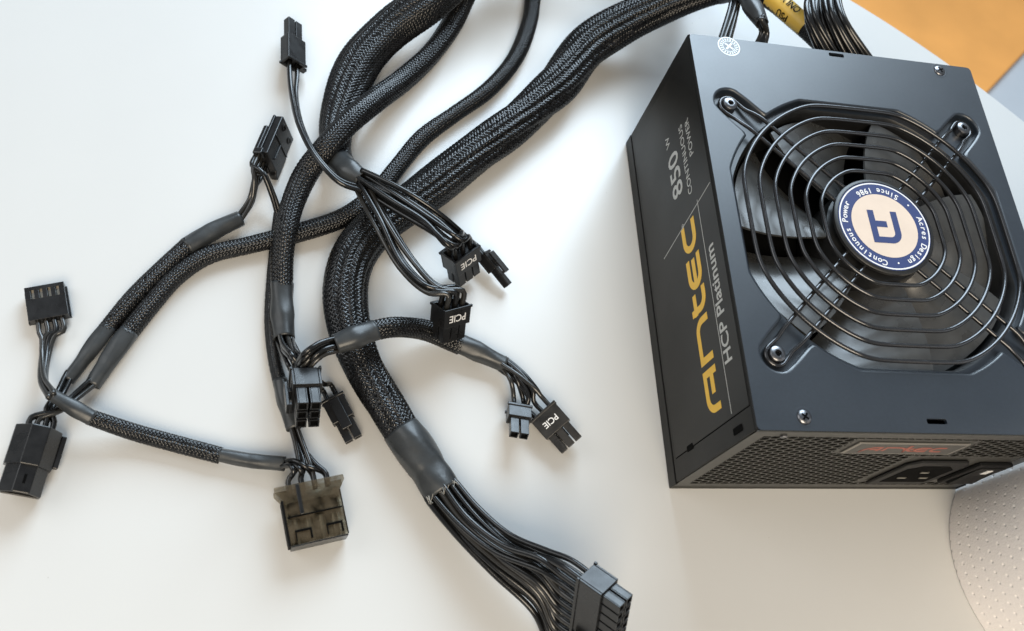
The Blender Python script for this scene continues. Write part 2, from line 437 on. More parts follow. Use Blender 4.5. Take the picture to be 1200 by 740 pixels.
table = thing('round_table', 'white round table top carrying the power supply and its cables', 'table', (TC[0], TC[1], -720))
MB().lathe([(0.01, 0), (TR-1.2, 0), (TR-0.3, -0.4), (TR, -1.2)], (TC[0], TC[1], 0), 256).build('table_top', 'table', table, smooth='auto')
MB().lathe([(TR, -1.2), (TR+0.3, -1.6), (TR+0.3, -24), (TR-1, -25), (0.01, -25)], (TC[0], TC[1], 0), 256).build('edge_band', 'edge', table, smooth='auto')
MB().lathe([(45, -25), (40, -60), (38, -680), (60, -695)], (TC[0], TC[1], 0), 40).build('pedestal', 'legmetal', table, smooth='auto')
MB().lathe([(60, -690), (300, -705), (305, -719), (0.01, -719)], (TC[0], TC[1], 0), 64).build('foot', 'legmetal', table, smooth='auto')

# kitchen paper roll standing at the front corner of the power supply
PRC = (199.5, -37.0); PR = 61.0
pm = bpy.data.materials.new('embossed_paper'); pm.use_nodes = True
nt = pm.node_tree; b = nt.nodes['Principled BSDF']
b.inputs['Base Color'].default_value = (0.94, 0.88, 0.84, 1); b.inputs['Roughness'].default_value = 0.95
b.inputs['Specular IOR Level'].default_value = 0.1
n = nt.nodes.new('ShaderNodeTexNoise'); n.inputs['Scale'].default_value = 900
tcn = nt.nodes.new('ShaderNodeTexCoord'); nt.links.new(tcn.outputs['Object'], n.inputs['Vector'])
bp = nt.nodes.new('ShaderNodeBump'); bp.inputs['Strength'].default_value = 0.35; bp.inputs['Distance'].default_value = 0.0004
nt.links.new(n.outputs[0], bp.inputs['Height']); nt.links.new(bp.outputs[0], b.inputs['Normal'])
M['paper'] = pm
roll = thing('paper_roll', 'pale kitchen paper roll with rows of embossed dots in front of the power supply', 'paper roll', (PRC[0], PRC[1], 0))
# outer sheet with real embossed dimples: fine grid over the side that faces the room
nz_, na = 640, 1300
zz = np.linspace(0.3, 225, nz_)
aa = np.linspace(0, 2*PI, na, endpoint=False)
ZZ, AA = np.meshgrid(zz, aa, indexing='ij')
uu = AA*PR
rowp, colp = 6.2, 4.6
row = np.round(ZZ/rowp); zo = ZZ-row*rowp-0.9*np.sin(uu/21.0+row*0.2)
uo = uu+((row % 2)*0.5)*colp; uo = uo-np.round(uo/colp)*colp
dim = np.exp(-((zo/0.48)**2+(uo/0.45)**2))
rr = PR-0.6*dim+0.35*np.sin(ZZ/38+3*AA)+0.25*np.sin(5*AA+ZZ/60)
V = np.stack([PRC[0]+rr*np.cos(AA), PRC[1]+rr*np.sin(AA), ZZ], -1)
v, f = grid_mesh('r', V)
link('outer_sheet', np_mesh('outer_sheet', v, f), 'paper', roll, smooth=True)
MB().lathe([(PR-0.6, 0.3), (21, 0.3), (21, 224.8), (PR-0.4, 225)], (PRC[0], PRC[1], 0), 90).build('roll_body', 'paper', roll, smooth='auto')
MB().lathe([(20.8, 0.2), (20.8, 226), (19.8, 226), (19.8, 0.2)], (PRC[0], PRC[1], 0), 48).build('cardboard_core', 'edge', roll, smooth='auto')

# ================================================================== power supply
W, L, H = 150.0, 190.0, 86.0
psu = thing('power_supply', 'black boxy computer power supply with round fan grille and yellow lettered side', 'power supply', (75, 95, 0))
FC = np.array([75.0, 92.0])
def hole_r(th, R, flat=0.935):
    c = max(abs(math.cos(th)), abs(math.sin(th)))
    return min(R, R*flat/c)
def outline(R, wl, n=480):
    """fan opening with four pockets on the diagonals"""
    o = []
    for i in range(n):
        th = 2*PI*i/n; r = hole_r(th, R)
        for q in range(4):
            dph = (th-(PI/4+q*PI/2)+PI) % (2*PI)-PI
            if abs(dph) < 0.6:
                Lc = 84.85; sn = abs(math.sin(dph))
                rs = wl/sn if sn > 1e-6 else 1e9
                if rs*math.cos(dph) > Lc:
                    k = wl*wl-(Lc*sn)**2
                    rs = Lc*math.cos(dph)+math.sqrt(k) if k >= 0 else 0
                r = max(r, rs)
        o.append((FC[0]+r*math.cos(th), FC[1]+r*math.sin(th)))
    return o
def rrect(x0, x1, y0, y1, r, n=4):
    o = []
    for cx, cy, a in ((x1-r, y1-r, 0), (x0+r, y1-r, 90), (x0+r, y0+r, 180), (x1-r, y0+r, 270)): o += arcpts(cx, cy, r, a, a+90, n)
    return o
def slot2(x, y, lx, ly): return rrect(x-lx/2, x+lx/2, y-ly/2, y+ly/2, min(lx, ly)*0.3, 3)

ol = outline(71.2, 8.6); oi = outline(70.0, 7.4)
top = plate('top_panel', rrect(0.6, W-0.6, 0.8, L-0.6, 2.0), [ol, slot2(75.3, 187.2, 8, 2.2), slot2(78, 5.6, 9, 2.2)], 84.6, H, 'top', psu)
# rolled lip of the opening and pockets
mb = MB(); k = len(ol); prof = [(0, 0), (0.35, 0.05), (0.7, 0.25), (0.92, 0.6), (1.0, 1.2), (1.0, 3.6)]
vv = []
for t, dz in prof:
    for a, c in zip(ol, oi): vv.append((a[0]+(c[0]-a[0])*t, a[1]+(c[1]-a[1])*t, H-dz))
ff = [(i*k+j, i*k+(j+1) % k, (i+1)*k+(j+1) % k, (i+1)*k+j) for i in range(len(prof)-1) for j in range(k)]
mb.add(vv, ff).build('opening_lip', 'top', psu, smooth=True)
# pocket floor with the fan opening, and the fan duct
fo = [(FC[0]+hole_r(2*PI*i/160, 67.5, 0.945)*math.cos(2*PI*i/160), FC[1]+hole_r(2*PI*i/160, 67.5, 0.945)*math.sin(2*PI*i/160)) for i in range(160)]
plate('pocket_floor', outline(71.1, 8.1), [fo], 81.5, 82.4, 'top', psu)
mb = MB(); vv = []
for s_, z in ((1.0, 82.4), (0.985, 81.2), (0.975, 79), (0.97, 56)):
    for x, y in fo: vv.append((FC[0]+(x-FC[0])*s_, FC[1]+(y-FC[1])*s_, z))
ff = [(i*160+j, i*160+(j+1) % 160, (i+1)*160+(j+1) % 160, (i+1)*160+j) for i in range(3) for j in range(160)]
mb.add(vv, ff).build('fan_duct', 'fanframe', psu, smooth=True)

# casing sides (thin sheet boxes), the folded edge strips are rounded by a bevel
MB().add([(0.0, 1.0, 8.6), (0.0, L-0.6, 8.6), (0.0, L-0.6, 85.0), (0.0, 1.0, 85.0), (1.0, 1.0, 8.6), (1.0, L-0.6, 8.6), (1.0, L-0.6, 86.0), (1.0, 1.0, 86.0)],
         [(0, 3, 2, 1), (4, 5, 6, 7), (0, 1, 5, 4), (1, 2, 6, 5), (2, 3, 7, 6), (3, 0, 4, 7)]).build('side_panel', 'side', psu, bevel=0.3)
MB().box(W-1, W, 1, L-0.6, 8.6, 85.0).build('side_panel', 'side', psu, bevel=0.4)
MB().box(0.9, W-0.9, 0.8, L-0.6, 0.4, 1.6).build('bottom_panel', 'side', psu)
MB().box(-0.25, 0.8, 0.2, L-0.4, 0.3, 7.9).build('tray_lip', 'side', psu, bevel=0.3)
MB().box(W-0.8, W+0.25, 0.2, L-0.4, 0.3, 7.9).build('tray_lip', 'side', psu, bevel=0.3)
MB().box(0.9, W-0.9, 1.2, 2.2, 0.5, 8).build('seam_backing', 'seam', psu)
MB().box(0.5, 1.1, 1, L-1, 7, 9.4).build('seam_backing', 'seam', psu)
# back panel where the cables leave
MB().box(0.8, W-0.8, L-1.0, L-0.2, 0.6, 84.6).build('back_panel', 'side', psu)
for gx, gw in ((33, 34), (112, 40)):
    MB().prism(rrect(gx-gw/2, gx+gw/2, 48, 76, 6), 1, L-0.1, L+2.0).build('cable_grommet', 'conn', psu, bevel=0.5)

# side label with its print
lab = MB().prism(rrect(11.2, 184, 11.5, 84.2, 0.6), 0, -0.16, -0.02).build('side_label', 'label', psu)
UY = (0, 1, 0); DZ = (0, 0, -1); XO = -0.17
def side(y, z): return (XO, y, z)
a_h = 13.0; sw = 3.3
def A_glyph(x0, x1, h):
    r = 5.5; s2 = 0
    return [[(x0, 0), (x0, h-r)]+arcpts(x0+r, h-r, r, 180, 90)+[(x1, h), (x1, 0)], [(x1, h*0.42), (x0+(x1-x0)*0.40, h*0.42)]]
def antec(mb, o, u, v, h, k=1.0, wd=3.3):
    X = lambda q: q*k
    pl = []
    pl += A_glyph(X(1.6), X(17.5), h)
    pl += [[(X(23.5), 0), (X(23.5), h), (X(33), h)]+arcpts(X(36), h-5, 5, 90, 0)+[(X(36)+5, 0)]]
    pl += [[(X(46.5), h+2.6), (X(46.5), 5)]+arcpts(X(46.5)+5, 5, 5, 180, 270)+[(X(55.5), 0)], [(X(44.5), h-1.2), (X(54.5), h-1.2)]]
    pl += [[(X(71.5), 0), (X(63), 0)]+arcpts(X(63), h/2, h/2, 270, 90, 12)+[(X(71.5), h)], [(X(58.5), h/2), (X(70.5), h/2)]]
    pl += [[(X(88.5), 0), (X(81), 0)]+arcpts(X(81), h/2, h/2, 270, 90, 12)+[(X(88.5), h)]]
    return strokes_mesh(mb, pl, wd, u, v, o)
antec(MB(), side(17.5, 62.2), UY, DZ, a_h-2.4, 1.0, 3.2).build('lettering', 'yellow', psu)
lettering(psu, 'grey', 'HCP Platinum', 9.2, UY, DZ, side(32, 79.0), xscale=1.02, bold=0.12)
lettering(psu, 'grey', '850', 15.5, UY, DZ, side(122.5, 61.0), bold=0.15, xscale=1.04)
lettering(psu, 'grey', 'W', 6.0, UY, DZ, side(151.5, 53.0))
lettering(psu, 'grey', 'CONTINUOUS', 5.6, UY, DZ, side(116.5, 67.6), xscale=1.0)
lettering(psu, 'grey', 'POWER', 5.6, UY, DZ, side(132.5, 74.4), xscale=1.0)
lettering(psu, 'grey', '®', 3.0, UY, DZ, side(106, 54))
strokes_mesh(MB(), [[(0, 0), (7.3, -55.0)]], 0.35, UY, DZ, side(103.4, 28.2)).build('printed_line', 'grey', psu)
strokes_mesh(MB(), [[(0, 0), (98, 0)]], 0.35, UY, DZ, side(12.5, 69.6)).build('printed_line', 'grey', psu)
for y, z, ly, lz in ((11.3, 27.8, 2.6, 6.5), (5.2, 72.3, 2.8, 7.5)):
    MB().prism(rrect(y-ly/2, y+ly/2, z-lz/2, z+lz/2, 0.5, 2), 0, -0.22, 0.0).build('vent_slot', 'seam', psu)
MB().prism([(10.7, 11.5), (11.1, 11.5), (11.1, 84.4), (10.7, 84.4)], 0, -0.06, 0.0).build('panel_seam', 'seam', psu)

# perforated panel at the front of the picture
mp = MB()
x0, x1, z0, z1 = 0.9, W-0.9, 1.2, 85.2; pit = 5.3; rowh = pit*0.866
def excluded(cx, cz): return (49 < cx < 103 and 58 < cz < 76.5) or (89 < cx < 146 and 12 < cz < 54)
hexes = []
pit = 4.2; nrow = 34; R3 = math.sqrt(3)
for j in range(nrow):
    cz = 8.4+j*pit/2
    for i in range(19):
        cx = 8.6+i*pit*R3+(j % 2)*pit*R3/2
        if cx > W-7: continue
        if not excluded(cx, cz): hexes.append((cx, cz))
R_o = pit/R3; R_i = 2.06
hx = [math.radians(60*q) for q in range(6)]
yo, yi = 0.6, 0.95
ring = []
for cx, cz in hexes:
    vv = []
    for R_, y in ((R_o, yo), (R_i, yo), (R_i, yi)):
        for a in hx: vv.append((cx+R_*math.cos(a), y, cz+R_*math.sin(a)))
    mp.add(vv, [(q, (q+1) % 6, 6+(q+1) % 6, 6+q) for q in range(6)]+[(6+q, 6+(q+1) % 6, 12+(q+1) % 6, 12+q) for q in range(6)])
pan = mp.build('perforated_panel', 'mesh', psu, fixn=False)
# solid parts of that panel (frame strips and the field of inlet and switch)
fr = MB()
fr.box(x0, x1, yo+0.05, yi, z0, 8.4-pit*0.3); fr.box(x0, x1, yo+0.05, yi, 8.4+(nrow-1)*pit/2+pit*0.3, z1)
fr.box(x0, 8.6-R_o*0.8, yo+0.06, yi, z0, z1); fr.box(W-7.6, x1, yo+0.06, yi, z0, z1)
fr.box(87, W-8, yo+0.08, yi, 12, 55); fr.box(47.6, 104, yo+0.08, yi, 57.5, 77.5)
fr.build('panel_frame', 'mesh', psu)
MB().box(-0.2, W+0.2, 0.1, 0.7, 0.3, 1.4).build('panel_fold', 'mesh', psu, bevel=0.2)
MB().box(0.6, W-0.6, 0.25, 0.9, 84.6, 85.6).build('panel_fold', 'mesh', psu, bevel=0.2)
MB().box(2, W-2, 4.5, 5.0, 2, 82).build('hole_shade_sheet', 'dark', psu)  # added black sheet, stands in for the shade behind the holes
lp = MB().box(50.2, 100.8, -0.15, 0.6, 60.0, 74.6).build('logo_plate', 'plate', psu, bevel=0.3)
MB().box(51.6, 99.4, -0.22, -0.12, 61.2, 73.4).build('plate_field', 'mesh', lp)
antec(MB(), (56, -0.24, 64.8), (1, 0, 0), (0, 0, 1), 4.6, 0.42, 1.3).build('lettering', 'red', lp)
# power inlet: flange, recess walls, three blades
inl = MB()
inl.prism([(91, 14), (119, 14), (122, 18), (122, 46), (118, 51), (95, 51), (91, 46)], 1, -1.0, 0.5)
inlet = inl.build('power_inlet', 'ink', psu, bevel=0.8)
MB().prism([(95, 19), (118, 19), (118, 40), (113, 45), (100, 45), (95, 40)], 1, -1.15, -0.8).build('socket_recess', 'seam', inlet)
for bx_, bz in ((101, 27), (112, 27), (106.5, 36)): MB().box(bx_-2, bx_+2, -1.5, -1.0, bz-0.8, bz+0.8).build('contact_blade', 'pin', inlet)
sw_ = MB().box(126, 143, -1.6, 0.5, 18, 48).build('rocker_switch', 'ink', psu, bevel=0.6)
MB().add([(128, -1.7, 20.5), (141, -1.7, 20.5), (141, -1.7, 45.5), (128, -1.7, 45.5), (128, -3.0, 22.5), (141, -3.0, 22.5), (141, -2.1, 34), (128, -2.1, 34), (141, -2.2, 45.5), (128, -2.2, 45.5)],
         [(4, 5, 6, 7), (7, 6, 8, 9), (0, 1, 5, 4), (9, 8, 2, 3), (0, 4, 7, 9, 3), (1, 2, 8, 6, 5)]).build('rocker', 'ink', sw_, bevel=0.4)
MB().box(133, 136, -2.45, -1.9, 38, 43).build('switch_mark', 'white', sw_)
MB().prism(arcpts(0, 0, 1.4, 0, 345, 16), 1, -0.2, 0.7).xf(np.eye(3), (14, 0, 80.5)).build('rivet', 'screw', psu, bevel=0.2)

# cross-head screws of the cover
def screw(x, y, z, r=3.0, material='screw', rot=0.5):
    s_ = MB().lathe([(0.01, 0.9), (r*0.6, 0.85), (r*0.9, 0.5), (r, 0.0), (r, -0.3)], (x, y, z), 28).build('screw', material, psu, smooth='auto')
    c, sn = math.cos(rot), math.sin(rot)
    cr = MB()
    for a in (0, PI/2):
        c, sn = math.cos(rot+a), math.sin(rot+a); l, t = r*0.55, r*0.13
        cr.prism([(x+l*c-t*sn, y+l*sn+t*c), (x-l*c-t*sn, y-l*sn+t*c), (x-l*c+t*sn, y-l*sn-t*c), (x+l*c+t*sn, y+l*sn-t*c)], 2, z+0.62+0.004*a, z+0.96+0.01*a)
    cr.build('cross_recess', 'seam', s_)
for x, y, r_ in ((130.9, 185.2, 0.4), (20.7, 6.2, 0.9), (131, 6.2, 0.2), (20, 185.5, 0.2)):
    if (x, y) == (20, 185.5): continue
    MB().lathe([(4.3, 0.02), (3.6, 0.06), (3.1, 0.03)], (x, y, H), 28).build('screw_dimple', 'top', psu, smooth=True)
    screw(x, y, H+0.05, rot=r_)
# round inspection seal printed at the back corner
sm = MB()
def annulus(mb, c, r0, r1, n=40, z=H+0.03):
    return mb.lathe([(r0, z), (r1, z)], (c[0], c[1], 0), n)
annulus(sm, (19.5, 186.0-1.4), 4.9, 5.5)
annulus(sm, (19.5, 184.6), 2.9, 3.2)
for i in range(20):
    a = i*2*PI/20; c, s2 = math.cos(a), math.sin(a)
    sm.add([(19.5+3.5*c-0.3*s2, 184.6+3.5*s2+0.3*c, H+.03), (19.5+3.5*c+0.3*s2, 184.6+3.5*s2-0.3*c, H+.03), (19.5+4.5*c+0.3*s2, 184.6+4.5*s2-0.3*c, H+.03), (19.5+4.5*c-0.3*s2, 184.6+4.5*s2+0.3*c, H+.03)], [(0, 1, 2, 3)])
sm.add([(17.6, 183, H+.03), (18.4, 182.6, H+.03), (21.5, 186.2, H+.03), (20.7, 186.7, H+.03)], [(0, 1, 2, 3)])
sm.add([(21.2, 182.8, H+.035), (21.8, 183.4, H+.035), (18, 186.5, H+.035), (17.4, 185.9, H+.035)], [(0, 1, 2, 3)])
sm.build('inspection_seal', 'seal', psu)

# fan: hub and seven blades
fan = MB().lathe([(0.01, 83), (20, 83), (23, 82), (24, 79), (24, 58), (0.01, 58)], (FC[0], FC[1], 0), 56).build('fan', 'fanframe', psu, smooth='auto')
for q in range(7):
    a0 = math.radians(83+q*360/7)
    nr, nc = 14, 12; V = np.zeros((2, nr+1, nc+1, 3))
    for i in range(nr+1):
        t = i/nr; r = 23+(64.0-23)*t
        span = math.radians(47+3*t); sweep = math.radians(-7*t*t)
        for j in range(nc+1):
            u_ = j/nc
            a = a0+sweep-span*(1-u_)+0.0
            z = 80.5-14*(1-u_)**1.15+2.4*math.sin(u_*PI)-1.0*t
            for l in (0, 1): V[l, i, j] = (FC[0]+r*math.cos(a), FC[1]+r*math.sin(a), z-1.3*l)
    mb = MB(); n1 = (nr+1)*(nc+1)
    vv = [tuple(x) for x in V.reshape(-1, 3)]; ff = []
    id_ = lambda l, i, j: l*n1+i*(nc+1)+j
    for i in range(nr):
        for j in range(nc):
            ff.append((id_(0, i, j), id_(0, i+1, j), id_(0, i+1, j+1), id_(0, i, j+1)))
            ff.append((id_(1, i, j), id_(1, i, j+1), id_(1, i+1, j+1), id_(1, i+1, j)))
    for i in range(nr):
        for j in (0, nc): ff.append((id_(0, i, j), id_(0, i+1, j), id_(1, i+1, j), id_(1, i, j)))
    for j in range(nc):
        for i in (0, nr): ff.append((id_(0, i, j), id_(0, i, j+1), id_(1, i, j+1), id_(1, i, j)))
    mb.add(vv, ff).build('blade', 'blade', fan, smooth='auto')
MB().lathe([(66, 57), (20, 57), (20, 55)], (FC[0], FC[1], 0), 60).build('fan_shade_plate', 'dark', psu)  # added black plate, keeps light out of the case below the blades

# wire grille
gr = MB().lathe([(0.01, 86.6), (22.8, 86.6), (23.4, 87.2), (23.4, 88.6), (22.9, 89.0), (21.9, 89.1), (21.8, 88.7), (0.01, 88.7)], (FC[0], FC[1], 0), 72).build('fan_grille', 'fanframe', psu, smooth='auto')
for fl in (62.3, 55.4, 48.5, 41.6, 34.7, 27.8):
    P = []; R_ = fl/0.952
    for i in range(160):
        th_ = 2*PI*i/160; ph_ = (th_+PI/4) % (PI/2)-PI/4
        r_ = ((fl/math.cos(ph_))**-70+R_**-70)**(-1/70)
        P.append((FC[0]+r_*math.cos(th_), FC[1]+r_*math.sin(th_), 88.0+0.12*math.sin(3*th_+fl)))
    MB().tube(P, 0.95, 8, closed=True).build('grille_ring', 'chrome', gr, smooth=True, fixn=False)
for q in range(4):
    a = math.radians(45+90*q); d = np.array([math.cos(a), math.sin(a)]); n_ = np.array([-d[1], d[0]])
    P = []
    def pt(r, o_, z): c = FC+d*r+n_*o_; P.append((c[0], c[1], z))
    for r in (21, 35, 50, 64, 70): pt(r, 4.6, 86.2)
    pt(74.5, 4.4, 85.4); pt(78.5, 3.9, 84.4); pt(81.5, 4.2, 84.0)
    for i in range(9):
        t = math.radians(75-150*i/8); pt(84.85+4.5*math.cos(t)-0.2, 4.5*math.sin(t), 83.9)
    pt(81.5, -4.2, 84.0); pt(78.5, -3.9, 84.4); pt(74.5, -4.4, 85.4)
    for r in (70, 64, 50, 35, 21): pt(r, -4.6, 86.2)
    Pq, _ = catmull(np.array(P), 1.2)
    MB().tube(Pq, 0.9, 8).build('grille_leg', 'chrome', gr, smooth=True, fixn=False)
    c = FC+d*84.85
    es = MB().lathe([(0.01, 85.4), (1.2, 85.4), (1.4, 86.2), (2.5, 86.2), (3.2, 85.7), (3.4, 84.9), (3.4, 82.5)], (c[0], c[1], 0), 28).build('fan_screw', 'screw', psu, smooth='auto')
    MB().lathe([(0.01, 85.5), (1.15, 85.5)], (c[0], c[1], 0), 6).build('hex_recess', 'seam', es)
# badge in the middle of the grille (seen upside down)
bad = MB().lathe([(0.01, 89.0), (21.6, 89.0), (21.7, 88.8)], (FC[0], FC[1], 0), 80).build('badge', 'navy', psu, smooth='auto')
MB().lathe([(21.3, 89.06), (20.7, 89.06)], (FC[0], FC[1], 0), 80).build('badge_ring', 'white', bad)
MB().lathe([(0.01, 89.07), (15.6, 89.07)], (FC[0], FC[1], 0), 72).build('badge_disc', 'cream', bad)
er = math.radians(0); U_ = np.array([-1.0, 0, 0]); V_ = np.array([0, -1.0, 0])
em = MB(); strokes_mesh(em, [[(-5.6, -7.2), (-5.6, 3.2)]+arcpts(-1.6, 3.2, 4.0, 180, 90)+[(6.6, 7.2)], [(5.6, 7.2+1.5), (5.6, -7.2)], [(5.6, -0.6), (-1.2, -0.6)]], 3.0, U_, V_, (FC[0], FC[1], 89.1), 0.05)
em.build('emblem', 'navy', bad)
def ring_text(body, a_start, step, rad, inward, size):
    for i, ch in enumerate(body):
        if ch == ' ': continue
        a = math.radians(a_start+step*i); d = np.array([math.cos(a), math.sin(a), 0])
        up = -d if inward else d
        u = np.cross(up, [0, 0, 1.0])
        me = text_mesh(ch, size, u, up, np.array([FC[0], FC[1], 89.1])+d*rad, 'CENTER', 'BOTTOM', 0.02, 0.06)
        link('lettering', me, 'white', bad)
# clockwise words with tops outward, one counter-clockwise with tops inward
ring_text('Continuous Power', -104, -7.2, 16.8, False, 3.8)
ring_text('Acres Design', 14, -7.2, 16.8, False, 3.8)
ring_text('Since 1986', 58, 7.0, 19.5, True, 3.8)
for a in (150, 38, -84):
    MB().lathe([(0.01, 89.1), (0.45, 89.1)], (FC[0]+18.2*math.cos(math.radians(a)), FC[1]+18.2*math.sin(math.radians(a)), 0), 10).build('badge_dot', 'white', bad)

# ================================================================== connectors
def flat_pose(o, fpt, zc, roll=0.0, pitch=0.0):
    """rear centre pixel, tip pixel, height of the axis, roll and pitch in degrees -> matrix with columns x, y (forward), z"""
    a = at(o[0], o[1], zc); b_ = at(fpt[0], fpt[1], zc); F = nrm(b_-a)
    F = nrm(F+np.array([0, 0, math.tan(math.radians(pitch))]))
    X = nrm(np.cross(F, [0, 0, 1])); Z = np.cross(X, F); c, s_ = math.cos(math.radians(roll)), math.sin(math.radians(roll))
    X2 = c*X+s_*Z; Z2 = -s_*X+c*Z
    return np.stack([X2, F, Z2], 1), a
def pins_local(cols, rows, k=1.0, p=4.2, m=0.7):
    return [((m+p*(i+0.5))*k, 0.0, (m+p*(j+0.5))*k) for i in range(cols) for j in range(rows)]
def mini_fit(parent, mtx, loc, cols, rows, k=1.0, rear=8.5, tip=16.0, word=None, latch=True, wordface=0, flange=True, show=None, latch_face=1, wsize=4.6):
    """multi pin power plug: x columns, y forward, z rows; origin at a rear corner"""
    mtx = np.asarray(mtx); loc = np.asarray(loc); wx, wz = (cols*4.2+1.4)*k, (rows*4.2+1.4)*k; rear *= k; tip *= k
    mb = MB()
    t = 0.9*k
    # hollow rear: four walls and a floor, so that the wires sink into it
    mb.box(0, wx, 0, rear, 0, t).box(0, wx, 0, rear, wz-t, wz).box(0, t, 0, rear, t, wz-t).box(wx-t, wx, 0, rear, t, wz-t)
    mb.box(t, wx-t, 2.2*k, rear-0.02, t, wz-t)
    if flange:
        e = 0.45*k
        mb.box(-e, wx+e, -0.3*k, 0.9*k, -e, t*0.6).box(-e, wx+e, -0.3*k, 0.9*k, wz-t*0.6, wz+e)
    h = mb.xf(mtx, loc).build('connector', 'conn', parent, bevel=0.22)
    for i in range(cols):
        for j in range(rows):
            cx, cz = (0.7+4.2*(i+0.5))*k, (0.7+4.2*(j+0.5))*k; a = 1.75*k
            fm = MB(); w2 = 0.5*k
            fm.box(cx-a, cx+a, rear-0.3, tip, cz-a, cz-a+w2).box(cx-a, cx+a, rear-0.3, tip, cz+a-w2, cz+a)
            fm.box(cx-a, cx-a+w2, rear-0.3, tip, cz-a+w2, cz+a-w2).box(cx+a-w2, cx+a, rear-0.3, tip, cz-a+w2, cz+a-w2)
            fm.box(cx-a+w2, cx+a-w2, rear-0.2, tip-2.6*k, cz-a+w2, cz+a-w2)
            fm.xf(mtx, loc).build('pin_sleeve', 'conn', h, bevel=0.15)
    if latch:
        lm = MB(); c = wx/2; zf, dz = (wz, 1) if latch_face else (0, -1)
        def lb(x0_, x1_, y0_, y1_, a_, b_):
            za, zb = sorted((zf+dz*a_, zf+dz*b_)); lm.box(x0_, x1_, y0_, y1_, za, zb)
        lb(c-2.2*k, c+2.2*k, 1.5*k, rear+4.5*k, 1.0*k, 2.1*k); lb(c-2.2*k, c+2.2*k, rear*0.55, rear*0.8, -0.05, 1.05*k); lb(c-2.2*k, c+2.2*k, rear+3.2*k, rear+4.5*k, 0.2*k, 1.05*k)
        lm.xf(mtx, loc).build('latch', 'conn', h, bevel=0.2)
    if word:
        # print on the z=0 or z=wz face, letters' tops towards the tip
        X, Y, Z = mtx[:, 0], mtx[:, 1], mtx[:, 2]
        if wordface == 0: u, v, o_ = X, Y, loc+mtx @ np.array([wx/2, rear*0.52, -0.06]); u = np.cross(v, -Z)
        else: v = Y; u = np.cross(v, Z); o_ = loc+mtx @ np.array([wx/2, rear*0.52, wz+0.06])
        link('lettering', text_mesh(word, wsize*k, u, v, o_, 'CENTER', 'CENTER', 0.03, 0.05), 'white', h)
    pl = [loc+mtx @ np.array(q) for q in pins_local(cols, rows, k)]
    return h, pl, mtx[:, 1]

# ================================================================== main cable
main = thing('main_cable', 'thickest braided cable ending in the long many pin plug at the bottom', 'cable', at(473, 509, 0), 'braided cables of the power supply')
T1 = [(868, -16, 42, 13), (820, -7, 34, 17), (765, 11, 23, 22), (693, 52, 13, 24), (649, 104, 10.5, 24), (600, 148, 10, 23), (545, 190, 9.5, 22.5), (490, 232, 9.5, 22.5), (441, 266, 9.5, 23.5), (414, 300, 9.5, 25), (404, 339, 9.5, 25), (408, 380, 9.5, 23.5), (430, 437, 9.5, 22.5), (474, 510, 9.5, 21)]
sleeve(main, T1, lobes=9, flat=0.86, seed=1, lobe_amp=0.085, spacing=1.95)
shrink(main, [(470, 503, 9.8, 22.5), (492, 535, 9.8, 24), (519, 577, 10, 23)], 1)
shrink(main, [(872, -18, 43, 14), (845, -12, 38, 17), (815, -6, 33, 19)], 2)
rng = random.Random(11); fm = MB()
for (px_, py_, sx_, sy_) in ((500, 587, 34, -22),):
    for i in range(16):
        t = rng.random(); Q = at(px_+sx_*t, py_+sy_*t, rng.uniform(11, 19)); d = nrm([rng.uniform(-.2, 1), rng.uniform(-1, .2), rng.uniform(-.3, .5)])
        fm.tube(np.array([Q-d*1.5, Q+d*rng.uniform(0, 1), Q+d*rng.uniform(1, 2.4)+np.array([0, 0, rng.uniform(-.5, .5)])]), 0.10, 4)
fm.build('frayed_threads', 'dust', main, kind='stuff')
ATX_M = [[0.101, 0.623, -0.776], [-0.537, -0.622, -0.57], [-0.838, 0.474, 0.271]]
h, pl, fd = mini_fit(main, ATX_M, (-53.6, -39.6, 46.0), 12, 2, 1.09, rear=10.0, tip=17.0, latch=True, latch_face=1)
wire_bundle(main, [(517, 575, 10), (545, 612, 12), (588, 650, 17), (634, 680, 22)], 24, 7.6, pl, 1.3, 3, fd, lead=9, mid=0.7, grey=0.3)
wire_bundle(main, [(870, -17, 43), (862, -4, 55), (861, 10, 62)], 9, 4.0, [(24+1.5*(i % 5), 187, 60+2.0*(i // 5)) for i in range(9)], 1.25, 4, (0, -1, 0), mid=0.4, grey=0.4)

# ================================================================== peripheral cable (daisy chain)
per = thing('peripheral_cable', 'thin braided cable chaining the four flat and square drive plugs at the left', 'cable', at(300, 285, 0), 'braided cables of the power supply')
T2 = [(873, -6, 66, 10), (850, -40, 56, 10), (790, -75, 26, 10), (715, -85, 8, 9.5), (655, -60, 4.5, 9), (627, -12, 4.2, 8.5), (621, 24, 4.2, 8.5), (604, 68, 4.2, 9), (573, 105, 4.2, 9), (533, 134, 4.2, 9), (495, 162, 4.2, 9.5), (466, 196, 4.2, 9.5), (440, 228, 4.4, 10), (405, 254, 4.4, 10.5), (350, 273, 4.4, 10.5), (290, 288, 4.2, 10), (243, 300, 4.2, 10), (207, 324, 4.2, 10), (178, 356, 4.2, 10.5), (148, 393, 4.4, 10.5)]
sleeve(per, T2, lobes=4, flat=0.92, seed=2, spacing=1.6, lobe_amp=0.05)
shrink(per, [(151, 389, 4.6, 11.5), (128, 422, 4.6, 11.5), (108, 452, 4.4, 9.5)], 3)
S2 = [(222, 287, 4.6, 10), (190, 316, 4.4, 10), (157, 349, 4.4, 10), (124, 387, 4.2, 9)]
sleeve(per, S2, lobes=4, flat=0.92, seed=3, spacing=1.6, lobe_amp=0.05)
shrink(per, [(282, 256, 5.0, 9), (252, 270, 5, 11), (218, 290, 4.8, 12)], 4)
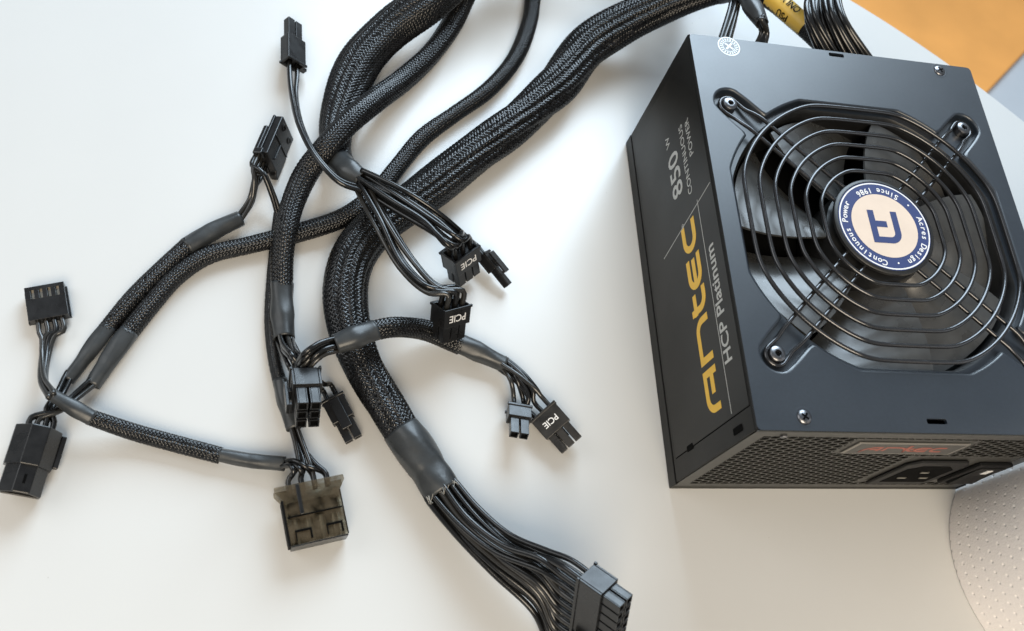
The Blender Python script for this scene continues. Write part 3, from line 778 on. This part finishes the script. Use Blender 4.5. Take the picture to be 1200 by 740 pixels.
shrink(per, [(127, 383, 4.4, 9.5), (102, 416, 4.4, 9.5), (79, 446, 4.2, 8)], 5)
shrink(per, [(893, 28, 76, 8), (884, 12, 73, 11), (872, -8, 66, 11.5)], 6)
wire_bundle(per, [(892, 26, 76), (896, 38, 72)], 4, 2.2, [(39+2.2*i, 187, 66) for i in range(4)], 1.4, 6, (0, -1, 0), mid=0.3)
# black square plug at the far left
mtx, a = flat_pose((47, 502), (23, 573), 9.5, roll=20, pitch=-3)
def molex(parent, mtx, loc):
    # cross-section in x,z (chamfered top), y forward
    p1 = [(-8.4, -5.5), (8.4, -5.5), (8.4, -0.5), (3.2, 6.5), (-3.2, 6.5), (-8.4, -0.5)]
    p2 = [(-7.5, -4.8), (7.5, -4.8), (7.5, -0.6), (2.9, 5.6), (-2.9, 5.6), (-7.5, -0.6)]
    mb = MB(); mb.prism(p1, 1, 0, 15.5)
    # hollow front shroud
    n = 6; k_ = 0.82
    vv = [(x, 15.4, z) for x, z in p2]+[(x, 26, z) for x, z in p2]+[(x*k_, 26, z*k_) for x, z in p2]+[(x*k_, 18, z*k_) for x, z in p2]
    ff = []
    for L_ in (0, 1, 2): ff += [(L_*n+i, L_*n+(i+1) % n, (L_+1)*n+(i+1) % n, (L_+1)*n+i) for i in range(n)]
    ff.append(tuple(range(3*n, 4*n)))
    mb.add(vv, ff)
    h = mb.xf(mtx, loc).build('connector', 'conn', parent, bevel=0.35)
    MB().box(-10.4, -8.4, 1, 14, -3.8, -1.0).xf(mtx, loc).build('grip_fin', 'conn', h, bevel=0.4)
    MB().box(-0.5, 0.5, 19, 22.5, 5.4, 5.75).xf(mtx, loc).build('mould_mark', 'seam', h)
    for i in range(4):
        MB().lathe([(1.1, 0), (1.1, 6)], (0, 0, 0), 10, True, True).xf(np.array([[1, 0, 0], [0, 0, 1], [0, -1, 0]]), (-4.8+3.2*i, 18, -0.5)).xf(mtx, loc).build('terminal', 'pin', h, smooth='auto')
    return h, [np.asarray(loc)+mtx @ np.array([-4.2+2.8*i, 0, zz_]) for i in range(4) for zz_ in (-1.6, 1.6)], mtx[:, 1]
h, pl, fd = molex(per, mtx, a)
wire_bundle(per, [(108, 451, 5), (88, 467, 7), (68, 482, 10)], 4, 2.4, pl[4:], 1.1, 7, fd, lead=3, mid=0.5)
wire_bundle(per, [(80, 445, 4.5), (71, 463, 6), (58, 481, 9)], 4, 2.2, pl[:4], 1.1, 8, fd, lead=3, mid=0.5)
# flat right-angled drive plug at the top
SM = np.array([[0.243, 0.317, -0.917], [0.966, -0.164, 0.199], [-0.087, -0.934, -0.346]]); SO = np.array([-185.7, 152.3, 17.8])
sh = MB()
sh.prism([(0.5, 0.6), (24.2, 0.6), (24.8, 1.4), (24.8, 16.6), (12.5, 16.6), (12.0, 17.6), (-1.2, 17.6), (-1.2, 14.5), (0.5, 13.5)], 2, 0.0, 3.6)
sata = sh.xf(SM, SO).build('connector', 'conn', per, bevel=0.45)
MB().box(0.2, 24.6, 0.0, 16.0, 3.5, 4.9).xf(SM, SO).build('cap', 'conn', sata, bevel=0.4)
MB().box(-0.6, 17.0, -0.5, 15.0, 4.8, 6.9).xf(SM, SO).build('cap', 'conn', sata, bevel=0.5)
MB().box(-1.2, 2.2, -1.2, 3.0, 1.8, 6.4).xf(SM, SO).build('cable_clip', 'conn', sata, bevel=0.5)
MB().box(3.0, 12.0, 7.2, 8.0, -0.8, 0.05).xf(SM, SO).build('guide_rib', 'conn', sata, bevel=0.2)
MB().box(12.4, 13.0, 1.2, 16.4, -0.5, 0.05).xf(SM, SO).build('guide_rib', 'conn', sata, bevel=0.2)
for qa, qb in ((20.8, 5.0), (20.2, 13.0)): MB().lathe([(0.9, -0.02), (1.5, -0.45), (2.0, 0.02)], (qa, qb, 0), 18).xf(SM, SO).build('moulded_eye', 'conn', sata, smooth=True)
ex = SM[:, 0]
sx = [SO+SM @ np.array([-0.6, 1.6+2.9*i, 4.4]) for i in range(5)]
wire_bundle(per, [(282, 255, 5), (294, 236, 7), (299, 212, 12)], 4, 2.4, sx[:4], 1.1, 9, ex, lead=8, mid=0.4, grey=0.5)
wire_bundle(per, [(327, 252, 6), (320, 230, 10), (308, 203, 15)], 3, 1.6, [q+SM @ np.array([0, 0, 1.3]) for q in sx[:3]], 1.1, 10, ex, mid=0.4, grey=0.6)
S3 = [(327, 250, 6, 5.5), (323, 285, 4, 6), (319, 330, 3.5, 6), (317, 380, 3.5, 6), (321, 420, 4, 6), (329, 452, 5, 7)]
sleeve(per, S3, lobes=4, flat=0.95, seed=4, spacing=1.55, lobe_amp=0.05)
shrink(per, [(328, 445, 5, 9), (336, 474, 5, 10.5), (345, 503, 5, 10)], 7)
# smoky see-through four pin plug
mtx, a = flat_pose((361, 567), (373, 629), 7.5, roll=2, pitch=-2)
pw = 11.2
poly = [(-pw-2.6, 0), (pw+2.6, 0), (pw+2.8, 2.0), (pw+0.3, 5.6), (pw, 24), (-pw, 24), (-pw-0.3, 5.6), (-pw-2.8, 2.0)]
mb = MB()
for zf, zt in ((-5.2, -4.3), (4.3, 5.2)): mb.prism(poly, 2, zf, zt)
mb.box(-pw-0.1, -pw+1.0, 5.6, 23.9, -4.3, 4.3).box(pw-1.0, pw+0.1, 5.6, 23.9, -4.3, 4.3).box(-pw+1.0, pw-1.0, 12.6, 13.4, -4.3, 4.3)
h = mb.xf(mtx, a).build('connector', 'smoky', per, bevel=0.25)
MB().box(-pw+0.4, pw-0.4, 12.7, 13.2, 5.15, 5.6).xf(mtx, a).build('moulded_ridge', 'seam', h)
MB().box(4.1, 5.6, 0.6, 12.6, 5.1, 6.0).xf(mtx, a).build('moulded_rib', 'conn', h, bevel=0.2)
for xw in (-6.6, 5.6):
    fw = MB(); x0_, x1_, y0_, y1_ = xw-3.2, xw+3.2, 18.4, 22.6
    fw.box(x0_, x1_, y0_, y0_+0.8, 5.1, 5.8).box(x0_, x0_+0.7, y0_+0.8, y1_, 5.1, 5.8).box(x1_-0.4, x1_, y0_+0.8, y1_, 5.1, 5.7)
    fw.xf(mtx, a).build('window_frame', 'seam', h)
MB().box(-pw-0.3, -pw-0.05, 5.8, 23.8, 3.6, 5.5).xf(mtx, a).build('edge_strip', 'core', h)
MB().box(pw+0.05, pw+0.9, 5.8, 23.8, -4.0, 5.5).xf(mtx, a).build('edge_strip', 'core', h)
MB().box(-pw, pw, 23.9, 24.6, -5.0, 5.0).xf(mtx, a).build('front_edge', 'conn', h, bevel=0.15)
MB().box(-pw+1.4, pw-1.4, 6.8, 12.4, -3.6, 3.4).xf(mtx, a).build('inner_block', 'core', h, bevel=0.8)
for i in range(4):
    MB().lathe([(1.5, 0), (1.5, 9.5)], (0, 0, 0), 12, True, True).xf(np.array([[1, 0, 0], [0, 0, 1], [0, -1, 0]]), (-7.6+5.08*i, 13.6, 0)).xf(mtx, a).build('terminal', 'pin', h, smooth='auto')
mpl = [a+mtx @ np.array([-7.6+5.08*i, 1.0, zz_]) for i in range(4) for zz_ in (-1.5, 1.6)]
wire_bundle(per, [(345, 502, 5), (352, 522, 7), (360, 545, 9)], 4, 2.3, mpl[1::2], 1.1, 11, mtx[:, 1], lead=3.5, mid=0.5)
wire_bundle(per, [(332, 545, 6), (345, 543, 11), (356, 550, 12)], 4, 2.3, mpl[0::2], 1.1, 12, mtx[:, 1], lead=3.5, mid=0.4)
shrink(per, [(334, 544, 6.5, 8.5), (300, 541, 5, 9), (256, 533, 4.5, 9)], 8)
S4 = [(258, 534, 4.3, 8.5), (205, 520, 4.0, 9), (155, 506, 5.5, 9), (105, 489, 11, 9)]
sleeve(per, S4, lobes=4, flat=0.92, seed=5, spacing=1.55, lobe_amp=0.06)
shrink(per, [(109, 491, 11, 9.5), (84, 477, 14, 9.5), (58, 461, 15, 8)], 9)
# small flat plug with four slots
mtx, a = flat_pose((58.6, 375), (52.2, 333), 4, roll=0)
hw_ = 7.6; sl = [-4.8, -1.6, 1.6, 4.8]
outer = [(-hw_, 0), (hw_, 0), (hw_, 15.6), (-hw_, 15.6)]
mb = MB().box(-hw_, hw_, 0, 9.8, -2.2, 2.2).box(-hw_, hw_, 14, 15.6, -2.2, 2.2)
xs = [-hw_]+[q for s_ in sl for q in (s_-0.65, s_+0.65)]+[hw_]
for i in range(0, len(xs), 2): mb.box(xs[i], xs[i+1], 9.8, 14, -2.2, 2.2)
h = mb.xf(mtx, a).build('connector', 'conn', per, bevel=0.12)
MB().box(-hw_-0.6, -hw_+0.02, 0.0, 14.5, -2.2, -0.6).xf(mtx, a).build('key_rail', 'conn', h)
MB().box(hw_-0.02, hw_+0.6, 0.0, 14.5, -2.2, -0.6).xf(mtx, a).build('key_rail', 'conn', h)
for s_ in sl: MB().box(s_-0.5, s_+0.5, 9.7, 14.1, -1.4, 0.8).xf(mtx, a).build('terminal', 'pin', h)
wire_bundle(per, [(59, 462, 15), (51, 447, 10), (52, 418, 4.5), (56, 394, 4)], 4, 2.2, [a+mtx @ np.array([s_*0.95, 0, 0]) for s_ in sl], 1.1, 13, mtx[:, 1], mid=0.3, grey=0.5)

# ================================================================== graphics cable, upper
pa = thing('graphics_cable', 'wide braided cable whose loose wires cross over the thickest cable to two lettered plugs', 'cable', at(399, 120, 0), 'braided cables of the power supply')
T3 = [(975, -45, 62, 12), (900, -88, 46, 18), (790, -112, 30, 21), (660, -112, 26, 23), (560, -50, 24, 24), (505, 0, 20, 24), (460, 33, 14, 22.5), (428, 65, 11, 22), (413, 90, 9.5, 21.5), (401, 120, 9, 20), (394, 150, 9, 18), (395, 176, 11, 16), (403, 195, 17, 14)]
sleeve(pa, T3, lobes=8, flat=0.72, seed=6, spacing=1.9, lobe_amp=0.10)
shrink(pa, [(397, 189, 15, 14.5), (409, 201, 19, 15.5), (425, 212, 21, 14)], 10)
C3M = [[0.852, 0.02, -0.523], [0.417, -0.631, 0.654], [-0.317, -0.776, -0.546]]
h, pl3, fd3 = mini_fit(pa, C3M, (-106.2, 68.4, 32.7), 3, 2, 1.03, word='PCIE', latch=False)
wire_bundle(pa, [(424, 213, 20), (448, 258, 27), (478, 310, 28), (508, 338, 33)], 6, 4.2, pl3, 1.28, 20, fd3, mid=0.9, grey=0.3)
C4M = [[0.762, 0.274, -0.586], [0.647, -0.311, 0.696], [0.008, -0.91, -0.414]]
h, pl4, fd4 = mini_fit(pa, C4M, (-99.7, 97.4, 22.9), 3, 2, 1.08, word='PCIE', latch=True, latch_face=1)
wire_bundle(pa, [(426, 211, 22), (465, 236, 29), (505, 262, 32), (532, 284, 31)], 6, 4.4, pl4, 1.28, 21, fd4, mid=0.9, grey=0.45)
mtx, a = flat_pose((566, 299), (594, 329), 7, roll=35, pitch=-8)
h, pl5, fd5 = mini_fit(pa, mtx, a-mtx @ np.array([2.8, 0, 2.8]), 1, 1, 1.0, rear=9, tip=19, latch=True)
wire_bundle(pa, [(427, 209, 24), (475, 232, 29), (520, 260, 24), (552, 286, 13)], 2, 3.5, [pl5[0]+mtx @ np.array([-1, 0, 0]), pl5[0]+mtx @ np.array([1, 0, 0])], 1.28, 22, fd5, mid=0.4)
mtx, a = flat_pose((343, 76), (342.5, 13), 9, roll=-40, pitch=0)
h, pl6, fd6 = mini_fit(pa, mtx, a-mtx @ np.array([5.2, 0, 3.0]), 2, 1, 1.12, rear=14.2, tip=24.5, latch=False)
MB().box(10.6, 13.5, 0, 1.6, 1.2, 4.0).xf(mtx, a-mtx @ np.array([5.2, 0, 3.0])).build('latch', 'conn', h, bevel=0.2)
wire_bundle(pa, [(423, 222, 22), (398, 213, 26), (372, 186, 27), (352, 148, 20), (344, 108, 11)], 2, 2.0, [q for q in pl6], 1.28, 23, fd6, mid=0.15, grey=0.0)

# ================================================================== graphics cable, lower
pb_ = thing('graphics_cable', 'medium braided cable with a grey collar, branching across the thickest cable to small plugs', 'cable', at(331, 300, 0), 'braided cables of the power supply')
T4 = [(952, -40, 60, 10), (885, -66, 42, 11), (790, -78, 46, 11.5), (690, -90, 40, 12), (600, -70, 30, 12), (558, -30, 14, 12), (543, 0, 9, 12), (530, 28, 6.5, 12), (506, 62, 6.5, 12), (471, 95, 8, 12.5), (440, 118, 15, 13), (410, 143, 21, 13), (383, 172, 21, 13), (361, 200, 16, 13), (344, 236, 14, 12.5), (335, 270, 14, 12), (331, 300, 11, 11.5), (330, 336, 7.5, 12)]
sleeve(pb_, T4, lobes=5, flat=0.9, seed=7, spacing=1.7, lobe_amp=0.06)
shrink(pb_, [(330, 333, 7.5, 13.2), (331, 364, 7, 13.5), (333, 397, 7.5, 13.8)], 11)
C8M = [[-0.035, 0.127, -0.991], [-0.427, -0.899, -0.1], [-0.903, 0.42, 0.086]]
h, pl8, fd8 = mini_fit(pb_, C8M, (-157.6, 43.6, 26.5), 3, 2, 1.2, rear=8.0, tip=15.6, latch=True, latch_face=1)
wire_bundle(pb_, [(333, 396, 8), (337, 410, 15), (346, 422, 21)], 6, 3.6, pl8, 1.1, 30, fd8, mid=0.7, grey=0.4)
wire_bundle(pb_, [(395, 403, 26), (376, 408, 29), (361, 421, 28)], 6, 3.6, pl8, 1.1, 31, fd8, mid=0.6, grey=0.5)
shrink(pb_, [(393, 404, 26, 12.5), (415, 396, 26.5, 14), (440, 387, 25.5, 13.5)], 12)
S5 = [(436, 388, 25, 11.5), (456, 384, 23.5, 12), (478, 384, 18, 12), (505, 389, 10, 12), (540, 404, 6, 11.5)]
sleeve(pb_, S5, lobes=5, flat=0.9, seed=8, spacing=1.6, lobe_amp=0.06)
shrink(pb_, [(533, 401, 6.5, 12.5), (562, 413, 5.8, 12), (592, 428, 5.2, 10.5)], 13)
mtx, a = flat_pose((389, 466), (412, 510), 5.5, roll=-10)
h, pl9, fd9 = mini_fit(pb_, mtx, a-mtx @ np.array([4.9, 0, 4.9]), 2, 1, 1.0, rear=11, tip=20.5, latch=True)
wire_bundle(pb_, [(334, 397, 7), (352, 428, 12), (374, 452, 9)], 2, 3.0, pl9, 1.1, 32, fd9, mid=0.3)
mtx, a = flat_pose((608.5, 480), (605, 517), 6.0, roll=0, pitch=24)
h, pl7, fd7 = mini_fit(pb_, mtx, a-mtx @ np.array([4.9, 0, 2.8]), 2, 1, 1.06, rear=6.6, tip=15, latch=False)
wire_bundle(pb_, [(591, 428, 5.5), (602, 447, 8)], 2, 2.6, pl7, 1.1, 33, fd7, mid=0.3)
mtx, a = flat_pose((636, 483), (672, 524), 6.5, roll=-24)
h, pl2, fd2 = mini_fit(pb_, mtx, a-mtx @ np.array([6.9, 0, 4.9]), 3, 2, 0.98, rear=11, tip=20, word='PCIE', wordface=1, latch=True, latch_face=0, wsize=4.0)
wire_bundle(pb_, [(591, 427, 6), (609, 441, 9), (624, 460, 9)], 6, 3.4, pl2, 1.1, 34, fd2, mid=0.6, grey=0.4)

# loose wire bundles of both graphics cables at the back of the power supply
wire_bundle(pb_, [(952, -38, 60), (953, -8, 74), (952, 24, 76)], 9, 4.4, [(93+1.9*(i % 5)+0.6*math.sin(7*i), 187, 58+5*(i // 5)+1.5*math.sin(5*i)) for i in range(9)], 1.5, 35, (0, -1, 0), mid=0.4, grey=0.4)
shrink(pb_, [(953, -34, 61, 12), (940, -46, 58, 13), (925, -54, 54, 12.5)], 14)
wire_bundle(pa, [(972, -40, 62), (972, -8, 72), (978, 26, 74)], 14, 5.6, [(106+2.3*(i % 7)+0.8*math.sin(7*i), 187, 56+6*(i // 7)+2*math.sin(5*i)) for i in range(14)], 1.6, 36, (0, -1, 0), mid=0.5, grey=0.4)
shrink(pa, [(981, -38, 63, 14), (965, -54, 60, 15), (945, -66, 57, 15)], 15)

# ================================================================== tagged cable
tg = thing('processor_cable', 'braided cable with a yellow paper tag behind the power supply', 'cable', at(900, 0, 40), 'braided cables of the power supply')
T5 = [(800, -135, 14, 12), (840, -75, 24, 11), (885, -14, 40, 11), (915, 8, 48, 11), (945, 33, 52, 11), (966, 55, 56, 10)]
sleeve(tg, T5, lobes=5, flat=0.95, seed=9, spacing=1.7, lobe_amp=0.05)
C = px_path([(905, -2, 46.5, 12.6), (925, 15, 50, 12.6), (945, 33, 52, 12.2)])
P, s = catmull(C, 1.5); T, N, B = frames(P[:, :3]); th = np.arange(30)*2*PI/30
V = P[:, None, :3]+(P[:, 3][:, None]*np.ones(30))[..., None]*(np.cos(th)[None, :, None]*N[:, None, :]+0.95*np.sin(th)[None, :, None]*B[:, None, :])
v, f = grid_mesh('t', V); tagm = link('paper_tag', np_mesh('paper_tag', v, f), 'tag', tg, smooth=True)
cp = at(926, 15, 50); Tm = nrm(C[2][:3]-C[0][:3]); up_ = nrm(CAM-cp); up_ = nrm(up_-Tm*(up_ @ Tm)); rd_ = float(C[1][3])
for word, off in (('ONLY', -0.36), ('PSU', 0.36)):
    rv = np.cross(up_, Tm)
    me = text_mesh(word, 4.9, -Tm, np.cross(up_, -Tm), cp*0, 'CENTER', 'CENTER', 0.03, 0.1)
    k = len(me.vertices); co = np.empty(k*3); me.vertices.foreach_get('co', co); co = co.reshape(-1, 3)/S
    # wrap the word around the tag
    sv = nrm(np.cross(up_, -Tm)); tx = co @ -Tm; sy_ = co @ sv+off*9.5; ang = sy_/rd_
    W3 = cp+tx[:, None]*-Tm+(rd_+0.7)*(np.sin(ang)[:, None]*sv+np.cos(ang)[:, None]*up_)
    me.vertices.foreach_set('co', (W3*S).ravel()); me.update()
    link('lettering', me, 'ink', tagm)
